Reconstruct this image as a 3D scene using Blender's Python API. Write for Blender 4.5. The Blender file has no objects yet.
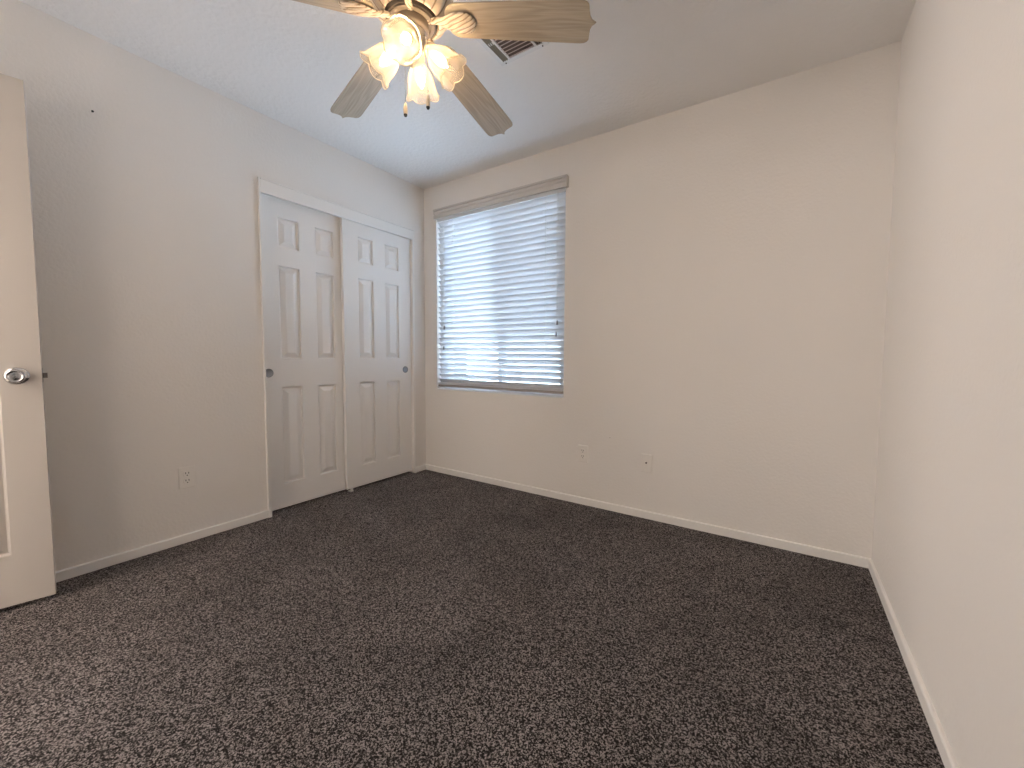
import bpy, bmesh, math, random
from mathutils import Vector, Matrix
random.seed(7)
PI = math.pi
sc = bpy.context.scene

# ------------------------------------------------------------------ camera, world, lights, exposure
W, H, YB = 3.073, 2.44, -2.96          # room: x 0..W, window wall at y=0, door wall at y=YB
cam_d = bpy.data.cameras.new('camera'); cam = bpy.data.objects.new('camera', cam_d)
sc.collection.objects.link(cam); sc.camera = cam
cam_d.sensor_width = 36; cam_d.sensor_fit = 'HORIZONTAL'
cam_d.lens = 400.587 / 1024 * 36
cam_d.shift_x = -(533.03 - 512) / 1024; cam_d.shift_y = (379.93 - 384) / 1024
cam_d.clip_start = .02; cam_d.clip_end = 200
yaw, pit, rol = -0.5655, -0.0576, 0.0075
fw = Vector((math.sin(yaw)*math.cos(pit), math.cos(yaw)*math.cos(pit), math.sin(pit)))
rt = Vector((math.cos(yaw), -math.sin(yaw), 0)); up = rt.cross(fw)
r2 = rt*math.cos(rol) + up*math.sin(rol); u2 = -rt*math.sin(rol) + up*math.cos(rol)
m = Matrix((r2, u2, -fw)).transposed().to_4x4(); m.translation = Vector((2.6948, -2.472, 1.0091))
cam.matrix_world = m

WORLD = 19.5; BULB = 12.5; HALL_FILL = 120.0
sc.view_settings.view_transform = 'Standard'; sc.view_settings.look = 'None'
sc.view_settings.gamma = 1; sc.view_settings.use_curve_mapping = False
sc.view_settings.exposure = 0.62
sc.cycles.max_bounces = 14; sc.cycles.diffuse_bounces = 8; sc.cycles.transparent_max_bounces = 24
sc.cycles.transmission_bounces = 10
sc.cycles.sample_clamp_indirect = 6

w = bpy.data.worlds.new('daylight'); sc.world = w; w.use_nodes = True
nt = w.node_tree; nt.nodes.clear()
out = nt.nodes.new('ShaderNodeOutputWorld'); bg = nt.nodes.new('ShaderNodeBackground')
tc = nt.nodes.new('ShaderNodeTexCoord'); sx = nt.nodes.new('ShaderNodeSeparateXYZ')
cr = nt.nodes.new('ShaderNodeValToRGB'); mr = nt.nodes.new('ShaderNodeMapRange')
mr.inputs['From Min'].default_value = -1; mr.inputs['From Max'].default_value = 1
nt.links.new(tc.outputs['Generated'], sx.inputs[0]); nt.links.new(sx.outputs['Z'], mr.inputs['Value'])
nt.links.new(mr.outputs['Result'], cr.inputs['Fac']); nt.links.new(cr.outputs['Color'], bg.inputs['Color'])
e = cr.color_ramp.elements                      # bright pale ground, hazy horizon, blue sky above
e[0].position = 0.0; e[0].color = (.53, .67, .88, 1)
e[1].position = 1.0; e[1].color = (.42, .60, 1.0, 1)
q = cr.color_ramp.elements.new(.47); q.color = (.60, .74, .93, 1)
q = cr.color_ramp.elements.new(.53); q.color = (.72, .84, 1.0, 1)
bg.inputs['Strength'].default_value = WORLD
nt.links.new(bg.outputs[0], out.inputs[0])

def area(name, loc, rot, sx_, sy_, power, col, portal=False):
    d = bpy.data.lights.new(name, 'AREA'); d.shape = 'RECTANGLE'; d.size = sx_; d.size_y = sy_
    d.energy = power; d.color = col
    if portal: d.cycles.is_portal = True
    o = bpy.data.objects.new(name, d); sc.collection.objects.link(o); o.location = loc; o.rotation_euler = rot
    return o
area('window_portal', (.763, .16, 1.45), (-PI/2, 0, 0), 1.24, 1.45, 1, (1, 1, 1), True)
# added fill light in the unseen hall, shining in through the open door
area('hall_fill_light', (-.58, -3.75, 1.35), (0, -PI/2, 0), 1.6, 1.1, HALL_FILL, (1.0, .90, .82))

# ------------------------------------------------------------------ helpers
C = sc.collection
def principled(name, col, rough=.5, metal=0.0, spec=.5):
    mt = bpy.data.materials.new(name); mt.use_nodes = True
    b = mt.node_tree.nodes['Principled BSDF']
    b.inputs['Base Color'].default_value = (*col, 1); b.inputs['Roughness'].default_value = rough
    b.inputs['Metallic'].default_value = metal; b.inputs['Specular IOR Level'].default_value = spec
    return mt
def node(mt, t, **kw):
    n = mt.node_tree.nodes.new(t)
    for k, v in kw.items():
        if k in n.inputs: n.inputs[k].default_value = v
        else: setattr(n, k, v)
    return n
def link(mt, a, b): mt.node_tree.links.new(a, b)
def bump(mt, scale, strength, dist=.002, detail=3, rough=.5):
    b = mt.node_tree.nodes['Principled BSDF']
    tcn = node(mt, 'ShaderNodeTexCoord'); n = node(mt, 'ShaderNodeTexNoise', Scale=scale, Detail=detail, Roughness=rough)
    bp = node(mt, 'ShaderNodeBump', Strength=strength, Distance=dist)
    link(mt, tcn.outputs['Object'], n.inputs['Vector']); link(mt, n.outputs['Fac'], bp.inputs['Height'])
    link(mt, bp.outputs['Normal'], b.inputs['Normal'])
    return n

M_wall = principled('wall_paint', (.80, .77, .735), .65, spec=.3); bump(M_wall, 70, .6, .0026)
M_ceil = principled('ceiling_paint', (.82, .81, .80), .8, spec=.2); bump(M_ceil, 45, .85, .005, 4)
M_trim = principled('trim_paint', (.84, .82, .79), .36)
M_door = principled('door_paint', (.86, .84, .815), .34); bump(M_door, 220, .06, .0006)
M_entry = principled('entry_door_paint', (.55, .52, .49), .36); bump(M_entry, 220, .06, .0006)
M_chrome = principled('chrome', (.62, .62, .64), .14, 1)
M_nickel = principled('brushed_nickel', (.27, .27, .28), .32, 1)
M_plate = principled('plastic_plate', (.80, .77, .73), .35)
M_dark = principled('dark_slot', (.012, .011, .01), .7)
M_vinyl = principled('window_vinyl', (.78, .8, .82), .3)
M_black = principled('black_metal', (.02, .018, .016), .5, .4)
M_valance = principled('valance_white', (.60, .57, .54), .4)
M_cord = principled('cord', (.62, .62, .6), .8)
M_tassel = principled('tassel_grey', (.16, .17, .19), .5)
M_ventw = principled('vent_enamel', (.74, .74, .74), .4)
M_duct = principled('duct_brown', (.16, .12, .11), .8)

# carpet: dark speckled cut pile
M_carpet = principled('carpet', (.1, .1, .1), .95, spec=.1)
b = M_carpet.node_tree.nodes['Principled BSDF']
tcn = node(M_carpet, 'ShaderNodeTexCoord')
wn = node(M_carpet, 'ShaderNodeTexNoise', Scale=160.0, Detail=2.0)
add = node(M_carpet, 'ShaderNodeVectorMath', operation='MULTIPLY_ADD')
add.inputs[1].default_value = (.006,)*3
link(M_carpet, tcn.outputs['Object'], wn.inputs['Vector'])
link(M_carpet, wn.outputs['Color'], add.inputs[0]); link(M_carpet, tcn.outputs['Object'], add.inputs[2])
vo = node(M_carpet, 'ShaderNodeTexVoronoi', Scale=300.0)
link(M_carpet, add.outputs[0], vo.inputs['Vector'])
n1 = node(M_carpet, 'ShaderNodeTexNoise', Scale=480.0, Detail=3.0, Roughness=.7)
link(M_carpet, tcn.outputs['Object'], n1.inputs['Vector'])
sp = node(M_carpet, 'ShaderNodeSeparateColor'); link(M_carpet, vo.outputs['Color'], sp.inputs[0])
mx = node(M_carpet, 'ShaderNodeMath', operation='MULTIPLY_ADD'); mx.inputs[1].default_value = .5
hf = node(M_carpet, 'ShaderNodeMath', operation='MULTIPLY'); hf.inputs[1].default_value = .5
link(M_carpet, n1.outputs['Fac'], hf.inputs[0]); link(M_carpet, sp.outputs[0], mx.inputs[0]); link(M_carpet, hf.outputs[0], mx.inputs[2])
rp = node(M_carpet, 'ShaderNodeValToRGB')
rp.color_ramp.elements[0].position = .40; rp.color_ramp.elements[0].color = (.004, .0036, .0036, 1)
rp.color_ramp.elements[1].position = .68; rp.color_ramp.elements[1].color = (.40, .355, .345, 1)
q = rp.color_ramp.elements.new(.5); q.color = (.030, .026, .0255, 1)
link(M_carpet, mx.outputs[0], rp.inputs['Fac'])
# brushed nap: soft swirls
n2 = node(M_carpet, 'ShaderNodeTexNoise', Scale=2.6, Detail=3.0, Distortion=.6)
link(M_carpet, tcn.outputs['Object'], n2.inputs['Vector'])
m2 = node(M_carpet, 'ShaderNodeMapRange'); m2.inputs['From Min'].default_value = .35; m2.inputs['From Max'].default_value = .65
m2.inputs['To Min'].default_value = .84; m2.inputs['To Max'].default_value = 1.14
link(M_carpet, n2.outputs['Fac'], m2.inputs['Value'])
sc_ = node(M_carpet, 'ShaderNodeVectorMath', operation='SCALE')
link(M_carpet, rp.outputs['Color'], sc_.inputs[0]); link(M_carpet, m2.outputs['Result'], sc_.inputs['Scale'])
link(M_carpet, sc_.outputs[0], b.inputs['Base Color'])
bp = node(M_carpet, 'ShaderNodeBump', Strength=1.0, Distance=.009)
link(M_carpet, mx.outputs[0], bp.inputs['Height']); link(M_carpet, bp.outputs['Normal'], b.inputs['Normal'])
b.inputs['Sheen Weight'].default_value = .16; b.inputs['Sheen Roughness'].default_value = .38; b.inputs['Sheen Tint'].default_value = (.62, .56, .54, 1)

# blade wood: whitewashed oak with cathedral grain (local x = along the blade)
M_wood = principled('whitewashed_oak', (.6, .5, .38), .42)
b = M_wood.node_tree.nodes['Principled BSDF']
tcn = node(M_wood, 'ShaderNodeTexCoord'); mp = node(M_wood, 'ShaderNodeMapping')
mp.inputs['Scale'].default_value = (1.1, 9, 9); mp.inputs['Location'].default_value = (-.28, 0, 0)
link(M_wood, tcn.outputs['Object'], mp.inputs['Vector'])
ng = node(M_wood, 'ShaderNodeTexNoise', Scale=1.6, Detail=2.0)
link(M_wood, mp.outputs[0], ng.inputs['Vector'])
mulr = node(M_wood, 'ShaderNodeMath', operation='MULTIPLY'); mulr.inputs[1].default_value = 60
link(M_wood, ng.outputs['Fac'], mulr.inputs[0])
sn = node(M_wood, 'ShaderNodeMath', operation='SINE'); link(M_wood, mulr.outputs[0], sn.inputs[0])
mp2 = node(M_wood, 'ShaderNodeMapping'); mp2.inputs['Scale'].default_value = (8, 260, 260)
link(M_wood, tcn.outputs['Object'], mp2.inputs['Vector'])
nf = node(M_wood, 'ShaderNodeTexNoise', Scale=1.0, Detail=3.0); link(M_wood, mp2.outputs[0], nf.inputs['Vector'])
mm = node(M_wood, 'ShaderNodeMath', operation='MULTIPLY_ADD'); mm.inputs[1].default_value = .16
link(M_wood, sn.outputs[0], mm.inputs[0]); link(M_wood, nf.outputs['Fac'], mm.inputs[2])
rw = node(M_wood, 'ShaderNodeValToRGB')
rw.color_ramp.elements[0].position = .2; rw.color_ramp.elements[0].color = (.36, .30, .225, 1)
rw.color_ramp.elements[1].position = .75; rw.color_ramp.elements[1].color = (.47, .40, .305, 1)
link(M_wood, mm.outputs[0], rw.inputs['Fac']); link(M_wood, rw.outputs['Color'], b.inputs['Base Color'])

# antique white cast metal of the fan, with a brown wash in the grooves
M_fan = principled('antique_white_metal', (.60, .53, .44), .4)
M_taupe = principled('taupe_metal', (.15, .125, .10), .5, .1)
def washed(name, kind):
    mt = principled(name, (.60, .52, .42), .42); b = mt.node_tree.nodes['Principled BSDF']
    tcn = node(mt, 'ShaderNodeTexCoord')
    if kind == 'radial':       # brown wash rubbed into the twenty radial flutes
        sx = node(mt, 'ShaderNodeSeparateXYZ'); link(mt, tcn.outputs['Object'], sx.inputs[0])
        at = node(mt, 'ShaderNodeMath', operation='ARCTAN2'); link(mt, sx.outputs['Y'], at.inputs[0]); link(mt, sx.outputs['X'], at.inputs[1])
        ml = node(mt, 'ShaderNodeMath', operation='MULTIPLY'); ml.inputs[1].default_value = 10; link(mt, at.outputs[0], ml.inputs[0])
        si = node(mt, 'ShaderNodeMath', operation='SINE'); link(mt, ml.outputs[0], si.inputs[0])
        ab_ = node(mt, 'ShaderNodeMath', operation='ABSOLUTE'); link(mt, si.outputs[0], ab_.inputs[0]); fac = ab_.outputs[0]
    else:                      # curved diagonal flutes of the cast leaf
        wv = node(mt, 'ShaderNodeTexWave', Scale=24.0, Distortion=1.2, Detail=0.0); wv.bands_direction = 'Y'
        mp_ = node(mt, 'ShaderNodeMapping'); mp_.inputs['Rotation'].default_value = (0, 0, .42); mp_.inputs['Scale'].default_value = (1, 1, 0)
        link(mt, tcn.outputs['Object'], mp_.inputs['Vector']); link(mt, mp_.outputs[0], wv.inputs['Vector']); fac = wv.outputs['Fac']
    rr = node(mt, 'ShaderNodeValToRGB'); rr.color_ramp.elements[0].position = .05; rr.color_ramp.elements[0].color = (.26, .19, .125, 1)
    rr.color_ramp.elements[1].position = .38; rr.color_ramp.elements[1].color = (.62, .54, .44, 1)
    link(mt, fac, rr.inputs['Fac']); link(mt, rr.outputs['Color'], b.inputs['Base Color'])
    bp_ = node(mt, 'ShaderNodeBump', Strength=.6, Distance=.003); link(mt, fac, bp_.inputs['Height']); link(mt, bp_.outputs['Normal'], b.inputs['Normal'])
    return mt
M_housing = washed('fluted_housing_paint', 'radial'); M_iron = washed('fluted_leaf_paint', 'leaf')
M_fandark = principled('motor_dark', (.05, .042, .036), .5, .3)

def glass_shade():
    mt = bpy.data.materials.new('ribbed_shade_glass'); mt.use_nodes = True; n = mt.node_tree.nodes; n.clear()
    o = n.new('ShaderNodeOutputMaterial'); tl = n.new('ShaderNodeBsdfTranslucent'); tr = n.new('ShaderNodeBsdfTransparent')
    gl = n.new('ShaderNodeBsdfGlossy'); df = n.new('ShaderNodeBsdfDiffuse')
    tl.inputs['Color'].default_value = (.95, .84, .68, 1); tr.inputs['Color'].default_value = (1, .97, .92, 1)
    df.inputs['Color'].default_value = (.85, .78, .68, 1)
    gl.inputs['Roughness'].default_value = .12
    a = n.new('ShaderNodeMixShader'); a.inputs[0].default_value = .35
    bb = n.new('ShaderNodeMixShader'); bb.inputs[0].default_value = .50
    c = n.new('ShaderNodeMixShader'); fr = n.new('ShaderNodeLayerWeight'); fr.inputs['Blend'].default_value = .05
    l = mt.node_tree.links.new
    l(tl.outputs[0], a.inputs[1]); l(df.outputs[0], a.inputs[2])
    l(a.outputs[0], bb.inputs[1]); l(tr.outputs[0], bb.inputs[2])
    lw = n.new('ShaderNodeLayerWeight'); lw.inputs['Blend'].default_value = .45
    mrn = n.new('ShaderNodeMapRange'); mrn.inputs['To Min'].default_value = .74; mrn.inputs['To Max'].default_value = .40
    l(lw.outputs['Facing'], mrn.inputs['Value']); l(mrn.outputs['Result'], bb.inputs[0])
    l(fr.outputs[0], c.inputs[0]); l(bb.outputs[0], c.inputs[1]); l(gl.outputs[0], c.inputs[2]); l(c.outputs[0], o.inputs[0])
    return mt
M_shade = glass_shade()
def rim_mat():
    mt = bpy.data.materials.new('shade_rim_glass'); mt.use_nodes = True; n = mt.node_tree.nodes
    b = n['Principled BSDF']; b.inputs['Base Color'].default_value = (.90, .82, .68, 1); b.inputs['Roughness'].default_value = .25
    o = n['Material Output']; tl = n.new('ShaderNodeBsdfTranslucent'); tl.inputs['Color'].default_value = (.95, .86, .7, 1)
    mx = n.new('ShaderNodeMixShader'); mx.inputs[0].default_value = .5
    l = mt.node_tree.links.new; l(b.outputs[0], mx.inputs[1]); l(tl.outputs[0], mx.inputs[2]); l(mx.outputs[0], o.inputs[0])
    return mt
M_rim = rim_mat()
def emis(name, col, s):
    mt = bpy.data.materials.new(name); mt.use_nodes = True; n = mt.node_tree.nodes; n.clear()
    o = n.new('ShaderNodeOutputMaterial'); em = n.new('ShaderNodeEmission')
    em.inputs[0].default_value = (*col, 1); em.inputs[1].default_value = s
    mt.node_tree.links.new(em.outputs[0], o.inputs[0]); return mt
M_bulb = emis('lit_bulb', (1, .74, .42), 9)
def slat_mat():
    mt = bpy.data.materials.new('blind_slat_white'); mt.use_nodes = True; n = mt.node_tree.nodes
    b = n['Principled BSDF']; b.inputs['Base Color'].default_value = (.66, .68, .70, 1); b.inputs['Roughness'].default_value = .35
    o = n['Material Output']; tl = n.new('ShaderNodeBsdfTranslucent'); tl.inputs['Color'].default_value = (.80, .88, .98, 1)
    mx = n.new('ShaderNodeMixShader'); mx.inputs[0].default_value = .065
    l = mt.node_tree.links.new; l(b.outputs[0], mx.inputs[1]); l(tl.outputs[0], mx.inputs[2]); l(mx.outputs[0], o.inputs[0])
    return mt
M_slat = slat_mat()
def win_glass():
    mt = bpy.data.materials.new('window_glass'); mt.use_nodes = True; n = mt.node_tree.nodes; n.clear()
    o = n.new('ShaderNodeOutputMaterial'); tr = n.new('ShaderNodeBsdfTransparent'); gl = n.new('ShaderNodeBsdfGlossy')
    tr.inputs[0].default_value = (.93, .96, .96, 1); gl.inputs['Roughness'].default_value = .02
    fr = n.new('ShaderNodeFresnel'); c = n.new('ShaderNodeMixShader'); l = mt.node_tree.links.new
    l(fr.outputs[0], c.inputs[0]); l(tr.outputs[0], c.inputs[1]); l(gl.outputs[0], c.inputs[2]); l(c.outputs[0], o.inputs[0]); return mt
M_glass = win_glass()
def screen_mat():
    mt = bpy.data.materials.new('insect_screen'); mt.use_nodes = True; n = mt.node_tree.nodes; n.clear()
    o = n.new('ShaderNodeOutputMaterial'); tr = n.new('ShaderNodeBsdfTransparent'); df = n.new('ShaderNodeBsdfDiffuse')
    df.inputs[0].default_value = (.12, .13, .15, 1); c = n.new('ShaderNodeMixShader'); c.inputs[0].default_value = .25
    l = mt.node_tree.links.new; l(tr.outputs[0], c.inputs[1]); l(df.outputs[0], c.inputs[2]); l(c.outputs[0], o.inputs[0]); return mt
M_screen = screen_mat()

def obj(name, bm, mat, parent=None, smooth=False, bev=0, recalc=True):
    if recalc: bmesh.ops.recalc_face_normals(bm, faces=bm.faces)
    me = bpy.data.meshes.new(name); bm.to_mesh(me); bm.free(); me.materials.append(mat)
    if smooth:
        for p in me.polygons: p.use_smooth = True
        if smooth is not True:
            try: me.set_sharp_from_angle(angle=math.radians(smooth))
            except Exception: pass
    o = bpy.data.objects.new(name, me); C.objects.link(o)
    if parent: o.parent = parent
    if bev:
        md = o.modifiers.new('bevel', 'BEVEL'); md.width = bev; md.segments = 2; md.limit_method = 'ANGLE'
    return o
def struct(name, bm, mat, parent=None, **k):
    o = obj(name, bm, mat, parent, **k)
    if not parent: o['kind'] = 'structure'
    return o
def thing(name, label, cat, loc=(0, 0, 0), rot=(0, 0, 0), group=None):
    o = bpy.data.objects.new(name, None); C.objects.link(o); o.location = loc; o.rotation_euler = rot
    o.empty_display_size = .05
    return tag(o, label, cat, group)
def tag(o, label, cat, group=None):
    o['label'] = label; o['category'] = cat
    if group: o['group'] = group
    return o
def box(bm, x0, x1, y0, y1, z0, z1, mat=None):
    vs = [bm.verts.new((x, y, z)) for x in (x0, x1) for y in (y0, y1) for z in (z0, z1)]
    if mat is not None:
        for v in vs: v.co = mat @ v.co
    for f in ((0, 1, 3, 2), (4, 6, 7, 5), (0, 4, 5, 1), (2, 3, 7, 6), (0, 2, 6, 4), (1, 5, 7, 3)):
        bm.faces.new([vs[i] for i in f])
    return bm
def bx(*a): return box(bmesh.new(), *a)
def extrude_profile(bm, pts, axis, a0, a1, close=True):
    """pts: 2D profile; axis 'x': pts=(y,z) ; axis 'y': pts=(x,z)."""
    def P(p, a): return (a, p[0], p[1]) if axis == 'x' else (p[0], a, p[1])
    A = [bm.verts.new(P(p, a0)) for p in pts]; B = [bm.verts.new(P(p, a1)) for p in pts]
    n = len(pts)
    for i in range(n): bm.faces.new((A[i], A[(i+1) % n], B[(i+1) % n], B[i]))
    if close: bm.faces.new(A[::-1]); bm.faces.new(B)
    return bm
def lathe(prof, seg=48, mat=None, bm=None, rmod=None, zmod=None):
    """prof: list of (r, z) revolved about z"""
    bm = bm or bmesh.new(); rings = []
    for i, (r, z) in enumerate(prof):
        if r < 1e-6:
            v = bm.verts.new((0, 0, z)); rings.append([v]); continue
        ring = []
        for k in range(seg):
            a = 2*PI*k/seg; rr = r*(rmod(i, a) if rmod else 1); zz = z + (zmod(i, a) if zmod else 0)
            ring.append(bm.verts.new((rr*math.cos(a), rr*math.sin(a), zz)))
        rings.append(ring)
    for A, B in zip(rings, rings[1:]):
        for k in range(seg):
            k2 = (k+1) % seg
            if len(A) == 1 and len(B) == 1: break
            if len(A) == 1: bm.faces.new((A[0], B[k], B[k2]))
            elif len(B) == 1: bm.faces.new((A[k], B[0], A[k2]))
            else: bm.faces.new((A[k], B[k], B[k2], A[k2]))
    if mat is not None:
        for v in bm.verts: v.co = mat @ v.co
    return bm
def tube(pts, r, seg=10, bm=None, caps=True):
    bm = bm or bmesh.new(); pts = [Vector(p) for p in pts]; rings = []
    rr = r if isinstance(r, (list, tuple)) else [r]*len(pts)
    for i, p in enumerate(pts):
        d = (pts[min(i+1, len(pts)-1)] - pts[max(i-1, 0)]).normalized()
        a = d.orthogonal().normalized() if i == 0 else (a - d*a.dot(d)).normalized()
        bvec = d.cross(a)
        rings.append([bm.verts.new(p + rr[i]*(math.cos(2*PI*k/seg)*a + math.sin(2*PI*k/seg)*bvec)) for k in range(seg)])
    for A, B in zip(rings, rings[1:]):
        for k in range(seg): bm.faces.new((A[k], A[(k+1) % seg], B[(k+1) % seg], B[k]))
    if caps: bm.faces.new(rings[0][::-1]); bm.faces.new(rings[-1])
    return bm

# ------------------------------------------------------------------ room shell
T = .14
WX1, WX2, WZ1, WZ2 = .1476, 1.379, .734, 2.166          # window opening
CY1, CY2, CZ = -1.294, -.122, 2.0                        # closet opening
DX1, DX2, DZ = .02, .85, 2.06                            # entry opening in the wall behind the camera

struct('floor', bx(-.85, W+T, YB-2.2, T, -.1, 0), M_carpet)
struct('ceiling', bx(-.85, W+T, YB-2.2, T, H, H+.1), M_ceil)
bm = bmesh.new()
box(bm, -.8, WX1, 0, T, 0, H); box(bm, WX2, W+T, 0, T, 0, H)
box(bm, WX1, WX2, 0, T, 0, WZ1-.012); box(bm, WX1, WX2, 0, T, WZ2, H)
struct('wall_back', bm, M_wall)
struct('wall_right', bx(W, W+T, YB-.12, 0, 0, H), M_wall)
bm = bmesh.new()
TL = .115
box(bm, -TL, 0, YB-.12, CY1, 0, H); box(bm, -TL, 0, CY2, 0, 0, H); box(bm, -TL, 0, CY1, CY2, CZ, H)
struct('wall_left', bm, M_wall)
bm = bmesh.new()
box(bm, 0, DX1, YB-.12, YB, 0, H); box(bm, DX2, W, YB-.12, YB, 0, H); box(bm, DX1, DX2, YB-.12, YB, DZ, H)
struct('wall_front', bm, M_wall)
# closet interior behind the sliding doors
bm = bmesh.new()
box(bm, -.85, -.75, -1.7, 0, 0, H); box(bm, -.75, -TL, -1.8, -1.7, 0, H)
struct('wall_closet', bm, M_wall)
# short hall beyond the open entry door
bm = bmesh.new()
box(bm, -.6, W, -4.9, -4.8, 0, H); box(bm, -.7, -.6, -4.9, YB-.12, 0, H); box(bm, 2.2, 2.3, -4.8, YB-.12, 0, H)
box(bm, -.6, -TL, YB-.12, YB, 0, H)
struct('wall_hall', bm, M_wall)
bm = bmesh.new()      # made-up window frame set around the added hall fill light
for (a0, a1, b0, b1) in ((-4.36, -4.30, .49, 2.21), (-3.20, -3.14, .49, 2.21), (-4.30, -3.20, .49, .55), (-4.30, -3.20, 2.15, 2.21)):
    box(bm, -.60, -.575, a0, a1, b0, b1)
struct('hall_fill_frame', bm, M_vinyl)

# baseboards
HB, TB = .047, .012
def bb_prof(s, base):        # s: direction off the wall
    return [(base, 0), (base+s*TB, 0), (base+s*TB, HB-.005), (base+s*(TB-.002), HB-.0015), (base+s*(TB-.005), HB), (base, HB)]
struct('baseboard_back', extrude_profile(bmesh.new(), bb_prof(-1, 0), 'x', 0, W), M_trim)
struct('baseboard_right', extrude_profile(bmesh.new(), bb_prof(-1, W), 'y', YB, -TB), M_trim)
bm = extrude_profile(bmesh.new(), bb_prof(1, 0), 'y', YB+.03, CY1+.002)
box(bm, 0, .0185, CY1+.001, CY1+.019, 0, HB+.003)
struct('baseboard_left', bm, M_trim, bev=.002)
bm = extrude_profile(bmesh.new(), bb_prof(1, 0), 'y', CY2-.001, -TB)
box(bm, 0, .0185, CY2-.022, CY2+.002, 0, HB+.004)
struct('baseboard_left', bm, M_trim, bev=.002)
struct('baseboard_front', extrude_profile(bmesh.new(), bb_prof(1, YB), 'x', DX2+.06, W-TB), M_trim)

# closet jambs and header board
struct('trim_1', bx(-TL, .013, CY1, CY1+.011, 0, 2.062), M_trim, bev=.0025)
struct('trim_2', bx(-TL, .013, CY2-.020, CY2, 0, 2.03), M_trim, bev=.0025)
bm = bx(-.003, .013, CY1+.011, CY2+.002, 1.977, 2.056)
box(bm, 0, .018, CY1+.011, CY2+.004, 2.052, 2.060)
struct('trim_3', bm, M_trim, bev=.002)
# casing of the entry opening
bm = bmesh.new()
box(bm, DX2, DX2+.057, YB, YB+.014, 0, DZ+.057); box(bm, 0.002, DX2, YB, YB+.014, DZ, DZ+.057)
struct('trim_4', bm, M_trim, bev=.003)

# ------------------------------------------------------------------ moulded six-panel doors
def panel_door(w, h, t, cols, rows):
    """local x: width 0..w, z: 0..h, front face y=0 looking to -y, back face y=t"""
    bm = bmesh.new()
    xs = [0] + [c for p in cols for c in p] + [w]; zs = [0] + [c for p in rows for c in p] + [h]
    rings = [(0, 0), (.004, .002), (.006, .0150), (.010, .0165), (.041, .0015), (.044, .0008)]
    for side in (0, 1):
        def P(x, z, d): return (x, d, z) if side == 0 else (x, t-d, z)
        vc = {}
        def V(x, z):
            k = (round(x, 5), round(z, 5))
            if k not in vc: vc[k] = bm.verts.new(P(x, z, 0))
            return vc[k]
        for i in range(len(xs)-1):
            for j in range(len(zs)-1):
                x0, x1, z0, z1 = xs[i], xs[i+1], zs[j], zs[j+1]
                prev = [V(x0, z0), V(x1, z0), V(x1, z1), V(x0, z1)]
                if i % 2 == 1 and j % 2 == 1:
                    for ins, d in rings[1:]:
                        cur = [bm.verts.new(P(x, z, d)) for x, z in ((x0+ins, z0+ins), (x1-ins, z0+ins), (x1-ins, z1-ins), (x0+ins, z1-ins))]
                        for k in range(4): bm.faces.new((prev[k], prev[(k+1) % 4], cur[(k+1) % 4], cur[k]))
                        prev = cur
                bm.faces.new(prev)
    # edges of the slab
    for (a, b_) in (((0, 0), (w, 0)), ((w, 0), (w, h)), ((w, h), (0, h)), ((0, h), (0, 0))):
        bm.faces.new([bm.verts.new((a[0], 0, a[1])), bm.verts.new((b_[0], 0, b_[1])), bm.verts.new((b_[0], t, b_[1])), bm.verts.new((a[0], t, a[1]))])
    bmesh.ops.remove_doubles(bm, verts=bm.verts, dist=1e-5)
    return bm
ROWS = [(.155, .790), (.970, 1.566), (1.678, 1.868)]
def closet_door(name, y0, face_x, z0, pull_y, label):
    w_ = .602
    cols = [(.115, .250), (.352, .487)]
    o = struct(name, panel_door(w_, 1.982, .03, cols, ROWS), M_door)
    # local x -> world +y ; local -y (front) -> world +x
    o.matrix_world = Matrix.Translation((face_x, y0, z0)) @ Matrix.Rotation(PI/2, 4, 'Z')
    px = pull_y - y0
    R_ = Matrix.Translation((px, -.0008, .895 - z0)) @ Matrix.Rotation(PI/2, 4, 'X')
    prof = [(0, -.011), (.019, -.011), (.0205, -.008), (.0215, 0.0), (.0225, .0012), (.026, .0012), (.0275, 0.0), (.0275, -.003), (0, -.003-.009)]
    prof = [(0, .0004), (.019, .0004), (.0212, .0014), (.0235, .003), (.0262, .0026), (.0275, 0), (.0275, -.004)]
    cup = obj('finger_pull', lathe(prof, 40, R_), M_nickel, o, smooth=True)
    return o
d1 = closet_door('door_1', -1.282, -.052, .012, -1.240, '')
d2 = closet_door('door_2', -.748, -.016, .018, -.205, '')
g = thing('door_guide', 'small white plastic guide on the carpet where the closet doors overlap', 'door guide', (-.002, -.722, 0))
obj('guide_base', bx(-.03, .004, -.012, .012, 0, .006), M_plate, g, bev=.001)
obj('guide_fin', bx(-.004, .004, -.012, .010, .006, .028), M_plate, g, bev=.003)

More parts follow.
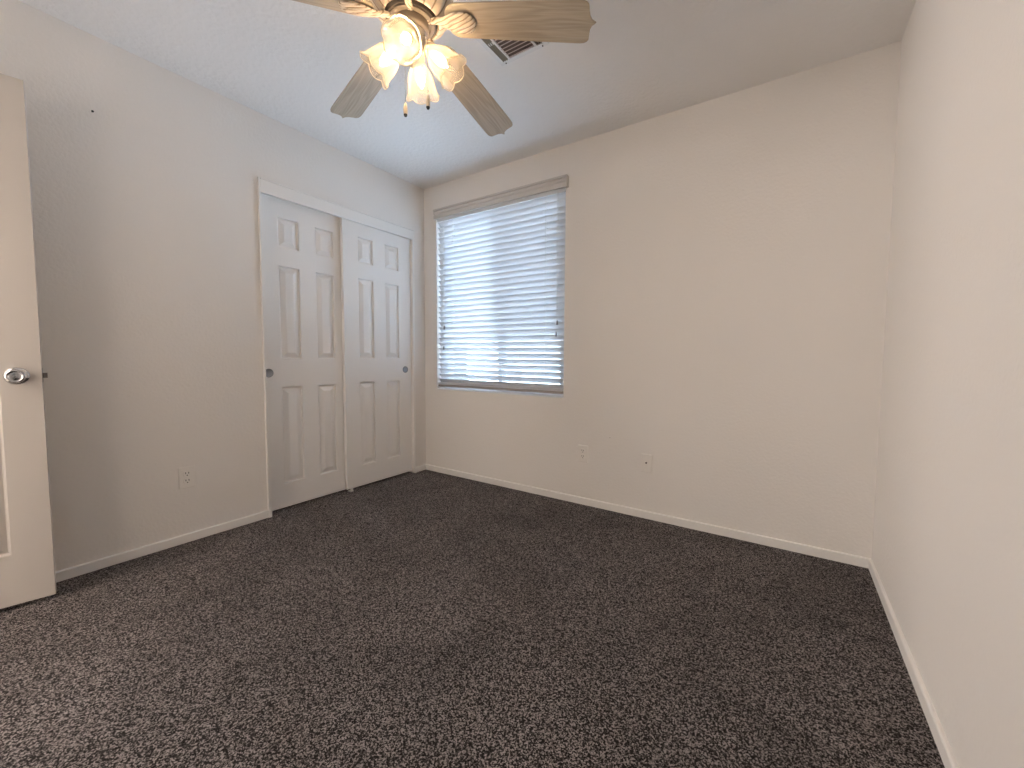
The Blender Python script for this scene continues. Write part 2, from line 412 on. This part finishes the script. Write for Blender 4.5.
# entry door, standing open against the left wall
P0 = Vector((.187, -2.175)); H0 = Vector((.035, -2.925)); dv = (P0-H0); DW = dv.length; ang = math.atan2(dv.y, dv.x)
cols = [(.105, .340), (DW-.338, DW-.103)]
d3 = struct('door_3', panel_door(DW, 2.03, .035, cols, [(.20, .84), (1.02, 1.60), (1.72, 1.90)]), M_entry, bev=0)
d3.matrix_world = Matrix.Translation((H0.x, H0.y, .02)) @ Matrix.Rotation(ang, 4, 'Z')
for side, nm in ((0, 'knob'), (1, 'knob')):
    R_ = Matrix.Translation((DW-.0615, 0 if side == 0 else .035, .90)) @ Matrix.Rotation(PI/2 if side == 0 else -PI/2, 4, 'X')
    prof = [(0, -.001), (.033, -.001), (.033, .003), (.030, .006), (.024, .009), (.015, .011), (.0115, .014), (.0115, .022), (.014, .026),
            (.021, .030), (.0255, .036), (.0265, .042), (.025, .048), (.021, .0525), (.0195, .0520), (.0160, .0490), (.0140, .0495), (.0085, .0512), (0, .0515)]
    if side == 1: prof = [(r_, z_*.9) for r_, z_ in prof]
    kb = obj('knob', lathe(prof, 48, R_), M_chrome, d3, smooth=True)
    if side == 0:
        kb['label'] = 'polished chrome round knob'
        obj('lock_button', lathe([(0, .0512), (.004, .0512), (.004, .0545), (.0025, .0555), (0, .0555)], 20, R_), M_nickel, kb, smooth=True)
obj('latch_plate', bx(DW-.0005, DW+.0012, .0055, .0295, .872, .928), M_nickel, d3)
bm = bmesh.new()
vs = [(DW, .011, .890), (DW+.004, .011, .890), (DW+.013, .022, .890), (DW, .022, .890)]
A = [bm.verts.new(v) for v in vs]; B = [bm.verts.new((v[0], v[1], .910)) for v in vs]
for i in range(4): bm.faces.new((A[i], A[(i+1) % 4], B[(i+1) % 4], B[i]))
bm.faces.new(A); bm.faces.new(B)
obj('latch_bolt', bm, M_taupe, d3)
for z in (.2, 1.0, 1.8):
    obj('hinge', tube([(-.004, -.003, z-.04), (-.004, -.003, z+.04)], .005, 12), M_nickel, d3)

# ------------------------------------------------------------------ window with sliding sashes
bm = bmesh.new()
FY0, FY1 = .078, .138; fw_ = .038
box(bm, WX1, WX1+fw_, FY0, FY1, WZ1, WZ2); box(bm, WX2-fw_, WX2, FY0, FY1, WZ1, WZ2)
box(bm, WX1+fw_, WX2-fw_, FY0, FY1, WZ1, WZ1+fw_); box(bm, WX1+fw_, WX2-fw_, FY0, FY1, WZ2-fw_, WZ2)
win = struct('window_1', bm, M_vinyl)
XM = .763
def sash(x0, x1, y0, y1, nm, sw=.036):
    z0, z1 = WZ1+fw_, WZ2-fw_
    bm = bmesh.new()
    box(bm, x0, x0+sw, y0, y1, z0, z1); box(bm, x1-sw, x1, y0, y1, z0, z1)
    box(bm, x0+sw, x1-sw, y0, y1, z0, z0+sw); box(bm, x0+sw, x1-sw, y0, y1, z1-sw, z1)
    s = obj(nm, bm, M_vinyl, win)
    ym = (y0+y1)/2
    obj('pane', bx(x0+sw-.005, x1-sw+.005, ym-.002, ym+.002, z0+sw-.005, z1-sw+.005), M_glass, s)
    return s
sash(WX1+fw_, XM+.022, .108, .132, 'fixed_sash')
sash(XM-.022, WX2-fw_, .082, .106, 'sliding_sash')
scr = obj('insect_screen', bx(XM, WX2-fw_, .1345, .1355, WZ1+fw_, WZ2-fw_), M_screen, win)
obj('sill', bx(WX1, WX2, -.004, FY0+.06, WZ1-.012, WZ1), M_vinyl, win, bev=.002)

# ------------------------------------------------------------------ window blind
bl = thing('window_blind', 'white two inch horizontal slat blind closed over the window', 'window blind', (XM, .0, WZ1))
def L(bm):           # build in world, shift to the thing's frame
    for v in bm.verts: v.co -= Vector((XM, 0, WZ1))
    return bm
# valance with stepped moulding and side returns
vy = -.030; vz0, vz1 = 2.154, 2.230
prof = [(vy+.012, vz0), (vy+.002, vz0), (vy, vz0+.003), (vy, vz0+.026), (vy+.0045, vz0+.029), (vy+.0045, vz0+.034), (vy, vz0+.037), (vy-.002, vz0+.044),
        (vy-.002, vz0+.056), (vy+.003, vz0+.059), (vy-.005, vz0+.064), (vy-.006, vz1-.001), (vy-.004, vz1), (vy+.012, vz1)]
val = obj('valance', L(extrude_profile(bmesh.new(), prof, 'x', WX1-.003, WX2+.022)), M_valance, bl)
obj('valance_return', L(bx(WX2+.012, WX2+.0225, vy+.012, -.0005, vz0+.001, vz1-.001)), M_valance, bl)
obj('valance_return', L(bx(WX1-.0035, WX1+.006, vy+.012, -.0005, vz0+.001, vz1-.001)), M_valance, bl)
SX0, SX1, SY = WX1+.016, WX2-.007, .020
obj('headrail', L(bx(SX0, SX1, SY-.026, SY+.026, WZ2-.034, WZ2-.001)), M_vinyl, bl)
def slat_mesh(tilt, wdt=.0505, sag=.0038, th=.0034, n=8):
    bm = bmesh.new(); pts = []
    for i in range(n+1):
        s = (i/n-.5); pts.append((s*wdt, -sag*(2*s)**2*1.0 + sag*.5))
    lo = [(y, z-th) for y, z in pts][::-1]
    P = pts + lo; c, s_ = math.cos(tilt), math.sin(tilt)
    P = [(y*c - z*s_, y*s_ + z*c) for y, z in P]
    return extrude_profile(bm, P, 'x', SX0 - XM, SX1 - XM)
TILT = math.radians(-52)      # negative: room-side edge raised
me_slat = None; pitch = .0438
NS = 31; ztop = WZ2-.054; zs_ = []
proto = obj('slat', slat_mesh(TILT), M_slat, bl, smooth=35)
for i in range(NS):
    o = proto if i == 0 else proto.copy()
    if i: C.objects.link(o); o.parent = bl
    z = ztop - i*pitch; zs_.append(z)
    o.location = (random.uniform(-.0008, .0008), SY, z - WZ1)
    o.rotation_euler = (random.uniform(-.006, .006), 0, 0)
# spare slats stacked flat on the bottom rail
flat = obj('slat', slat_mesh(math.radians(-4)), M_slat, bl, smooth=35)
for i in range(3):
    o = flat if i == 0 else flat.copy()
    if i: C.objects.link(o); o.parent = bl
    o.location = (0, SY, .038 + i*.0056)
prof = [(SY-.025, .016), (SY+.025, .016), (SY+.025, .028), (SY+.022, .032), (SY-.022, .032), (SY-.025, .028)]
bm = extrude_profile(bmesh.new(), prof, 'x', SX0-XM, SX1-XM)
obj('bottom_rail', bm, principled('bottom_rail_shade', (.36, .33, .30), .45), bl, bev=.002)  # darker than the slats: shade at the blind's foot painted into the rail colour
for x in (.34, 1.225):
    bm = bmesh.new()
    for y in (SY-.0275, SY+.0275):
        tube([(x-XM, y, .028), (x-XM, y, WZ2-.05-WZ1)], .0008, 6, bm)
    for z in zs_: tube([(x-XM, SY-.0275, z-WZ1-.018), (x-XM, SY+.0275, z-WZ1-.022)], .0006, 5, bm)
    obj('ladder_string', bm, M_cord, bl)
    for j, z in enumerate(zs_):          # little plastic clips at the cord holes
        if x < .5 and j == 0:
            cp = obj('cord_clip', bx(-.003, .003, -.003, .003, -.003, .003), M_vinyl, bl, bev=.001); c_ = cp
        else: c_ = cp.copy(); C.objects.link(c_); c_.parent = bl
        c_.location = (x-XM+.007, SY-.019, z-WZ1+.016)
def cord(x, z_end, nm):
    c = obj(nm, tube([(x-XM, SY-.034, z_end-WZ1), (x-XM, SY-.034, WZ2-.03-WZ1)], .0009, 6), M_cord, bl)
    Mx = Matrix.Translation((x-XM, SY-.034, z_end-WZ1))
    obj('tassel', lathe([(0, -.030), (.0055, -.030), (.007, -.024), (.006, -.012), (.0035, -.002), (.0018, .003), (0, .004)], 16, Mx), M_tassel, c, smooth=True)
cord(.248, 1.262, 'tilt_cord'); cord(.240, 1.094, 'tilt_cord')
cord(1.330, 1.262, 'lift_cord'); cord(1.322, 1.182, 'lift_cord')

# ------------------------------------------------------------------ outlets and cable plate
def faceplate(bm_parent_loc, rz, label, cat, kind, name):
    """local: plate in xz plane, face towards -y"""
    t = thing(name, label, cat, bm_parent_loc, (0, 0, rz), None)
    bm = bmesh.new(); a, h_, d = .0355, .0575, .0072
    r0 = [(-a, 0, -h_), (a, 0, -h_), (a, 0, h_), (-a, 0, h_)]
    def ring(s, y): return [bm.verts.new((math.copysign(a-s, x), y, math.copysign(h_-s, z))) for x, _, z in r0]
    R0 = ring(0, 0); R1 = ring(0, -.0050); R2 = ring(.0035, -d)
    for A_, B_ in ((R0, R1), (R1, R2)):
        for k in range(4): bm.faces.new((A_[k], A_[(k+1) % 4], B_[(k+1) % 4], B_[k]))
    bm.faces.new(R2); bm.faces.new(R0[::-1])
    obj('cover_plate', bm, M_plate, t)
    X = Matrix.Rotation(PI/2, 4, 'X')
    if kind == 'duplex':
        for s in (1, -1):
            zc = s*.0195
            bm = bmesh.new(); pts = []
            for k in range(40):
                an = 2*PI*k/40; x = .0172*math.cos(an); z = max(-.0142, min(.0142, .0172*math.sin(an))); pts.append((x, z))
            A_ = [bm.verts.new((x, -d, z+zc)) for x, z in pts]; B_ = [bm.verts.new((x*.97, -d-.0018, z*.97+zc)) for x, z in pts]
            for k in range(40): bm.faces.new((A_[k], A_[(k+1) % 40], B_[(k+1) % 40], B_[k]))
            bm.faces.new(B_)
            rc = obj('receptacle', bm, M_plate, t)
            for x in (-.0065, .0065):
                obj('slot', bx(x-.0014, x+.0014, -d-.0024, -d-.001, zc+.0005, zc+.0095), M_dark, rc)
            obj('ground_hole', lathe([(0, -.001), (.0027, -.001), (.0027, .0006), (0, .0006)], 14, Matrix.Translation((0, -d-.0018, zc-.0075)) @ X), M_dark, rc)
        obj('screw', lathe([(0, .0012), (.002, .0011), (.003, 0), (.003, -.001)], 14, Matrix.Translation((0, -d, 0)) @ X), M_plate, t)
    else:
        obj('jack', lathe([(0, -.001), (.0048, -.001), (.0048, .006), (.0036, .007), (0, .007)], 20, Matrix.Translation((0, -d, .004)) @ X), M_black, t)
        for z in (.042, -.042):
            obj('screw', lathe([(0, .0012), (.002, .0011), (.003, 0), (.003, -.001)], 14, Matrix.Translation((0, -d, z)) @ X), M_plate, t)
    return t
faceplate((0, -1.681, .3515), PI/2, 'white duplex wall outlet on the left wall beside the closet', 'wall outlet', 'duplex', 'wall_outlet')
faceplate((1.5376, 0, .3512), 0, 'white duplex wall outlet on the far wall right below the window', 'wall outlet', 'duplex', 'wall_outlet')
faceplate((1.9732, 0, .3497), 0, 'white cable plate with one black jack, right of the far wall outlet', 'cable plate', 'coax', 'cable_plate')
# nails left in the walls
bm = lathe([(0, -.001), (.0012, -.001), (.0012, .010), (.0045, .0105), (.0045, .012), (0, .0125)], 14, Matrix.Rotation(PI/2, 4, 'Y'))
o = obj('nail', bm, M_black, smooth=30); o.location = (0, -1.961, 2.098)
tag(o, 'black nail sticking out high on the left wall', 'nail')
bm = lathe([(0, -.001), (.001, -.001), (.0025, .0005), (.002, .002), (0, .0022)], 12, Matrix.Rotation(PI/2, 4, 'X'))
o = obj('nail', bm, principled('grey_nail', (.2, .17, .15), .6)); o.location = (1.728, 0, .483)
tag(o, 'tiny grey nail head on the far wall above the two wall plates', 'nail')

# ------------------------------------------------------------------ ceiling register
VX0, VX1, VY0, VY1 = 1.455, 1.722, -1.100, -.823
v = thing('ceiling_vent', 'white metal ceiling register with slats behind the fan blade', 'ceiling vent', ((VX0+VX1)/2, (VY0+VY1)/2, H))
ox, oy = (VX0+VX1)/2, (VY0+VY1)/2
hx, hy = (VX1-VX0)/2, (VY1-VY0)/2
fr_ = .022; zt = -.0
def vb(bm, x0, x1, y0, y1, z0, z1): box(bm, x0-ox, x1-ox, y0-oy, y1-oy, z0, z1)
ix0, ix1, iy0, iy1 = VX0+fr_, VX1-fr_, VY0+fr_, VY1-fr_
m0, m1 = ix0+.032, ix1-.032     # dividers between the side strips and the middle
bm = bmesh.new()
vb(bm, VX0, VX1, VY0, iy0, -.006, -.0005); vb(bm, VX0, VX1, iy1, VY1, -.006, -.0005)
vb(bm, VX0, ix0, iy0, iy1, -.006, -.0005); vb(bm, ix1, VX1, iy0, iy1, -.006, -.0005)
vb(bm, m0, m0+.010, iy0, iy1, -.0065, -.0005); vb(bm, m1-.010, m1, iy0, iy1, -.0065, -.0005)
for (a0, a1) in ((ix0, m0), (m1, ix1)):
    vb(bm, a0, a1, (iy0+iy1)/2-.008, (iy0+iy1)/2+.008, -.006, -.0005)
obj('frame', bm, M_ventw, v, bev=.001)
bm = bmesh.new(); vb(bm, ix0, ix1, iy0, iy1, -.0012, -.0004); obj('duct_opening', bm, M_duct, v)
n_ = 12
for i in range(n_):
    y = iy0 + (i+.5)*(iy1-iy0)/n_
    c = obj('slat', box(bmesh.new(), m0+.010-ox, m1-.010-ox, -.0050, .0050, -.0007, .0007, None), principled('vent_slat_taupe', (.52, .43, .40), .5) if i == 0 else bpy.data.materials['vent_slat_taupe'], v)
    c.location = (0, y-oy, -.0065); c.rotation_euler = (math.radians(28), 0, 0)
for (a0, a1) in ((ix0, m0), (m1, ix1)):
    for k in range(3):
        x = a0 + (k+.5)*(a1-a0)/3
        c = obj('slat', box(bmesh.new(), -.0045, .0045, iy0-oy, iy1-oy, -.0006, .0006), principled('vent_slat_grey', (.30, .30, .27), .5) if 'vent_slat_grey' not in bpy.data.materials else bpy.data.materials['vent_slat_grey'], v)
        c.location = (x-ox, 0, -.0052); c.rotation_euler = (0, math.radians(-50 if a0 == ix0 else 50), 0)
for x, y in ((VX0+.030, VY1-.008), (VX1-.03, VY1-.008), (VX0+.03, VY0+.008), (VX1-.03, VY0+.008)):
    obj('screw', lathe([(0, -.0085), (.003, -.008), (.0035, -.006), (0, -.005)], 12, Matrix.Translation((x-ox, y-oy, 0))), M_black, v)

# ------------------------------------------------------------------ ceiling fan
FX, FYc, ZB = 1.529, -1.452, 2.193
fan = thing('ceiling_fan', 'antique white ceiling fan with whitewashed wood blades and four tulip glass lights', 'ceiling fan', (FX, FYc, ZB))
# all fan parts in the fan's frame: z=0 at the blades
obj('canopy', lathe([(0, .2465), (.068, .2465), (.070, .240), (.066, .230), (.058, .220), (.040, .210), (.026, .206), (.020, .206)], 48), M_fan, fan, smooth=40)
obj('downrod', lathe([(.013, .215), (.013, .165)], 24), M_fan, fan, smooth=True)
ribs = lambda i, a: 1
# shell ribbed motor bowl
prof = [(0, .182), (.030, .180), (.050, .176), (.080, .168), (.108, .154), (.128, .134), (.137, .114), (.140, .098), (.145, .092), (.145, .084),
        (.140, .080), (.138, .068), (.134, .052), (.126, .036), (.115, .022), (.104, .012), (.099, .009), (.094, .009), (.091, .013), (.090, .022), (0, .026)]
prof = [(r_, z_-.014 if z_ < .15 else z_) for r_, z_ in prof]
NP = 20
def rm(i, a):
    z = prof[i][1]
    if prof[i][0] < .09: return 1
    if -.005 < z < .066: return 1 + .034*abs(math.sin(a*NP/2)) - .012
    return 1
obj('motor_housing', lathe(prof, 240, None, None, rm), M_housing, fan, smooth=38)
obj('motor_ring', lathe([(.0, .010), (.089, .010), (.088, -.004), (.084, -.010), (.064, -.010), (.060, -.004), (0, -.002)], 64), M_fandark, fan, smooth=38)
obj('flywheel', lathe([(0, -.004), (.076, -.004), (.078, -.008), (.078, -.014), (.075, -.016), (.066, -.016), (.064, -.012), (0, -.011)], 56), M_taupe, fan, smooth=38)
obj('motor_cap', lathe([(0, -.010), (.058, -.010), (.059, -.030), (.056, -.036), (.050, -.039), (0, -.040)], 56), M_taupe, fan, smooth=38)
obj('switch_housing', lathe([(0, -.038), (.042, -.038), (.046, -.043), (.046, -.100), (.042, -.107), (.038, -.110), (0, -.110)], 56), M_fan, fan, smooth=38)
obj('light_fitter', lathe([(0, -.109), (.036, -.109), (.042, -.113), (.043, -.124), (.038, -.134), (.026, -.142), (.013, -.147), (.010, -.153), (.006, -.158), (0, -.160)], 48), M_fan, fan, smooth=38)

# blades
BA0 = math.radians(24.1); BP = math.radians(-12); BD = math.radians(6.8)
def blade_outline():
    top = []
    # half outline from root centre to tip cusp (x along, y>0)
    pts = [(.128, 0), (.129, .016), (.133, .032), (.141, .045), (.153, .053), (.170, .058)]
    pts += [(.25, .0605), (.35, .0635), (.45, .0665), (.56, .0695), (.595, .0700), (.609, .0685), (.619, .064), (.625, .057), (.6265, .048),
            (.6275, .036), (.630, .022), (.636, .010), (.650, 0)]
    return pts
hp = blade_outline(); full = hp + [(x, -y) for x, y in hp[1:-1]][::-1]
def blade_bm():
    bm = bmesh.new(); t = .0028
    A_ = [bm.verts.new((x, y, t)) for x, y in full]; B_ = [bm.verts.new((x, y, -t)) for x, y in full]
    n = len(full)
    for k in range(n): bm.faces.new((A_[k], A_[(k+1) % n], B_[(k+1) % n], B_[k]))
    bm.faces.new(A_); bm.faces.new(B_[::-1])
    return bm
def iron_bm():
    """cast leaf bracket under the blade: neck from the flywheel opening into a fluted shell"""
    bm = bmesh.new()
    # stations along x: half-width, z of spine, thickness
    st = [(.052, .013, .004, .010), (.066, .0125, .003, .010), (.082, .012, .000, .0095), (.098, .0125, .001, .009), (.112, .015, -.006, .008), (.126, .020, -.008, .0085),
          (.142, .027, -.0085, .009), (.160, .0335, -.0085, .0095), (.178, .037, -.0085, .010), (.196, .0375, -.0085, .0095), (.212, .034, -.0085, .0085),
          (.225, .026, -.008, .0065), (.233, .014, -.0065, .004), (.236, .004, -.005, .002)]
    nseg = 28; rings = []
    for (x, hw, z, th) in st:
        fl = max(0, min(1, (x-.10)/.04)) * max(0, min(1, (.236-x)/.02))
        ring = []
        for k in range(nseg+1):            # underside, fluted
            s = -1 + 2*k/nseg
            dome = math.sqrt(max(0, 1-s*s))
            g_ = fl*.0050*abs(math.sin(s*PI*1.6 + (x-.12)*26))
            skew = .010*fl*math.sin((x-.10)/.136*PI)
            ring.append(bm.verts.new((x, s*hw + skew*(0), z - th*dome**.8*.9 + g_*dome - .001)))
        for k in range(nseg-1, 0, -1):     # flat top
            s = -1 + 2*k/nseg
            ring.append(bm.verts.new((x, s*hw, z+.002)))
        rings.append(ring)
    for A_, B_ in zip(rings, rings[1:]):
        n = len(A_)
        for k in range(n): bm.faces.new((A_[k], A_[(k+1) % n], B_[(k+1) % n], B_[k]))
    bm.faces.new(rings[0]); bm.faces.new(rings[-1][::-1])
    return bm
ib, bb_ = iron_bm(), blade_bm()
for k in range(5):
    a = BA0 + 2*PI*k/5
    if k == 0:
        bl0 = obj('blade', bb_, M_wood, fan, bev=.001); ir0 = obj('blade_iron', ib, M_iron, fan, smooth=45); b_, i_ = bl0, ir0
    else:
        b_ = bl0.copy(); i_ = ir0.copy()
        for q_ in (b_, i_): C.objects.link(q_); q_.parent = fan
    Rz = Matrix.Rotation(a, 4, 'Z') @ Matrix.Rotation(BD, 4, 'Y') @ Matrix.Rotation(BP, 4, 'X')
    b_.matrix_local = Rz; i_.matrix_local = Rz
    for (sx_, sy_) in ((.150, .018), (.150, -.018), (.205, 0)):
        if k == 0 and (sx_, sy_) == (.150, .018):
            sc0 = obj('screw', lathe([(0, .006), (.003, .0055), (.0045, .0035), (.0045, .0025), (0, .0025)], 12), M_taupe, b_); s_ = sc0
        else:
            s_ = sc0.copy(); C.objects.link(s_); s_.parent = b_
        s_.matrix_parent_inverse = Matrix.Identity(4); s_.location = (sx_, sy_, 0)

# light kit
LA0 = math.radians(-56); EL = math.radians(42)
def shade_bm():
    prof = []
    #  (r, z) along the shade axis; neck at z=0, mouth at z=.115
    base = [(.021, 0), (.0235, .004), (.027, .012), (.034, .024), (.042, .038), (.0475, .054), (.0505, .070), (.0525, .086), (.0560, .100), (.0625, .112)]
    prof = base
    L_ = 6
    def fr(i):
        z = prof[i][1]; return max(0, min(1, (z-.012)/.10))
    def rmod(i, a): return 1 + fr(i)*.075*(abs(math.sin(L_*a/2))-.6) + .005*fr(i)*math.cos(5*L_*a)
    def zmod(i, a): return (fr(i)**4)*.012*(abs(math.sin(L_*a/2))-.6)
    r_, z_ = prof[-1]; i_ = len(prof)-1; ring = []
    for k in range(160):
        a = 2*PI*k/160; rr = r_*rmod(i_, a); ring.append((rr*math.cos(a), rr*math.sin(a), z_+zmod(i_, a)))
    return lathe(prof, 160, None, None, rmod, zmod), tube(ring + ring[:1], .0017, 8, None, False)
def bulb_bm(): return lathe([(.0105, .012), (.0115, .022), (.0150, .034), (.0172, .046), (.0165, .058), (.0125, .070), (.0065, .080), (.002, .086), (0, .087)], 28)
sb = ab = bu = so = hd = None
for k in range(4):
    a = LA0 + k*PI/2
    d = Vector((math.cos(a)*math.cos(EL), math.sin(a)*math.cos(EL), -math.sin(EL)))
    mouth = Vector((math.cos(a)*.140 + .003, math.sin(a)*.140 + .004, -.173))
    neck = mouth - d*.112
    zq = d.to_track_quat('Z', 'Y').to_matrix().to_4x4()
    Ms = Matrix.Translation(neck) @ zq
    if k == 0:
        loc = neck   # arm built in the frame of azimuth 0
        n0 = Matrix.Rotation(-a, 4, 'Z') @ (neck - d*.012)
        ab = obj('lamp_arm', tube([(.030, 0, -.118), (.040, 0, -.117), (n0.x-.006, 0, n0.z+.006), tuple(n0)], [.009, .008, .0085, .012], 16), M_fan, fan, smooth=50)
        so = obj('lamp_socket', lathe([(0, -.016), (.014, -.016), (.020, -.010), (.0235, -.002), (.0235, .005), (.0215, .006), (.0215, .002), (.012, .002), (.0115, .016), (0, .016)], 32), M_fan, fan, smooth=40)
        sm_, rm_ = shade_bm()
        sb = obj('lamp_shade', sm_, M_shade, fan, smooth=True); rb = obj('shade_rim', rm_, M_rim, sb, smooth=True)
        bu = obj('bulb', bulb_bm(), M_bulb, fan, smooth=True)
        A_, S_, G_, U_ = ab, so, sb, bu
    else:
        A_, S_, G_, U_ = ab.copy(), so.copy(), sb.copy(), bu.copy()
        for q_ in (A_, S_, G_, U_): C.objects.link(q_); q_.parent = fan
        r_ = rb.copy(); C.objects.link(r_); r_.parent = G_
    A_.matrix_local = Matrix.Rotation(a, 4, 'Z')
    for q_ in (S_, G_, U_): q_.matrix_local = Ms
    ld = bpy.data.lights.new('bulb_light', 'POINT'); ld.energy = BULB; ld.color = (1, .68, .40); ld.shadow_soft_size = .019
    lo = bpy.data.objects.new('bulb_light', ld); C.objects.link(lo); lo.parent = fan
    lo.matrix_local = Matrix.Translation(neck + d*.052)
# pull chains
for (x, y, z, ln) in ((1.484, -1.446, 1.886, .042), (1.590, -1.436, 1.884, .040)):
    px_, py_ = x-FX, y-FYc; r_ = math.hypot(px_, py_); sx_, sy_ = px_/r_*.050, py_/r_*.050
    top = ZB
    c = obj('pull_chain', tube([(sx_*.90, sy_*.90, -.060), (px_*1.0, py_*1.0, -.068), (px_, py_, -.085), (px_, py_, z+ln-ZB)], .0008, 8), M_taupe, fan)
    Mx = Matrix.Translation((px_, py_, z-ZB))
    fb = obj('chain_fob', lathe([(.0062, .002), (.0076, .008), (.0080, .018), (.0068, .030), (.0040, .040), (0, .045)], 18, Mx), M_fan, c, smooth=True)
    obj('fob_tip', lathe([(0, -.006), (.0042, -.005), (.0066, 0), (.0066, .003), (0, .0035)], 18, Mx), M_black, c, smooth=True)
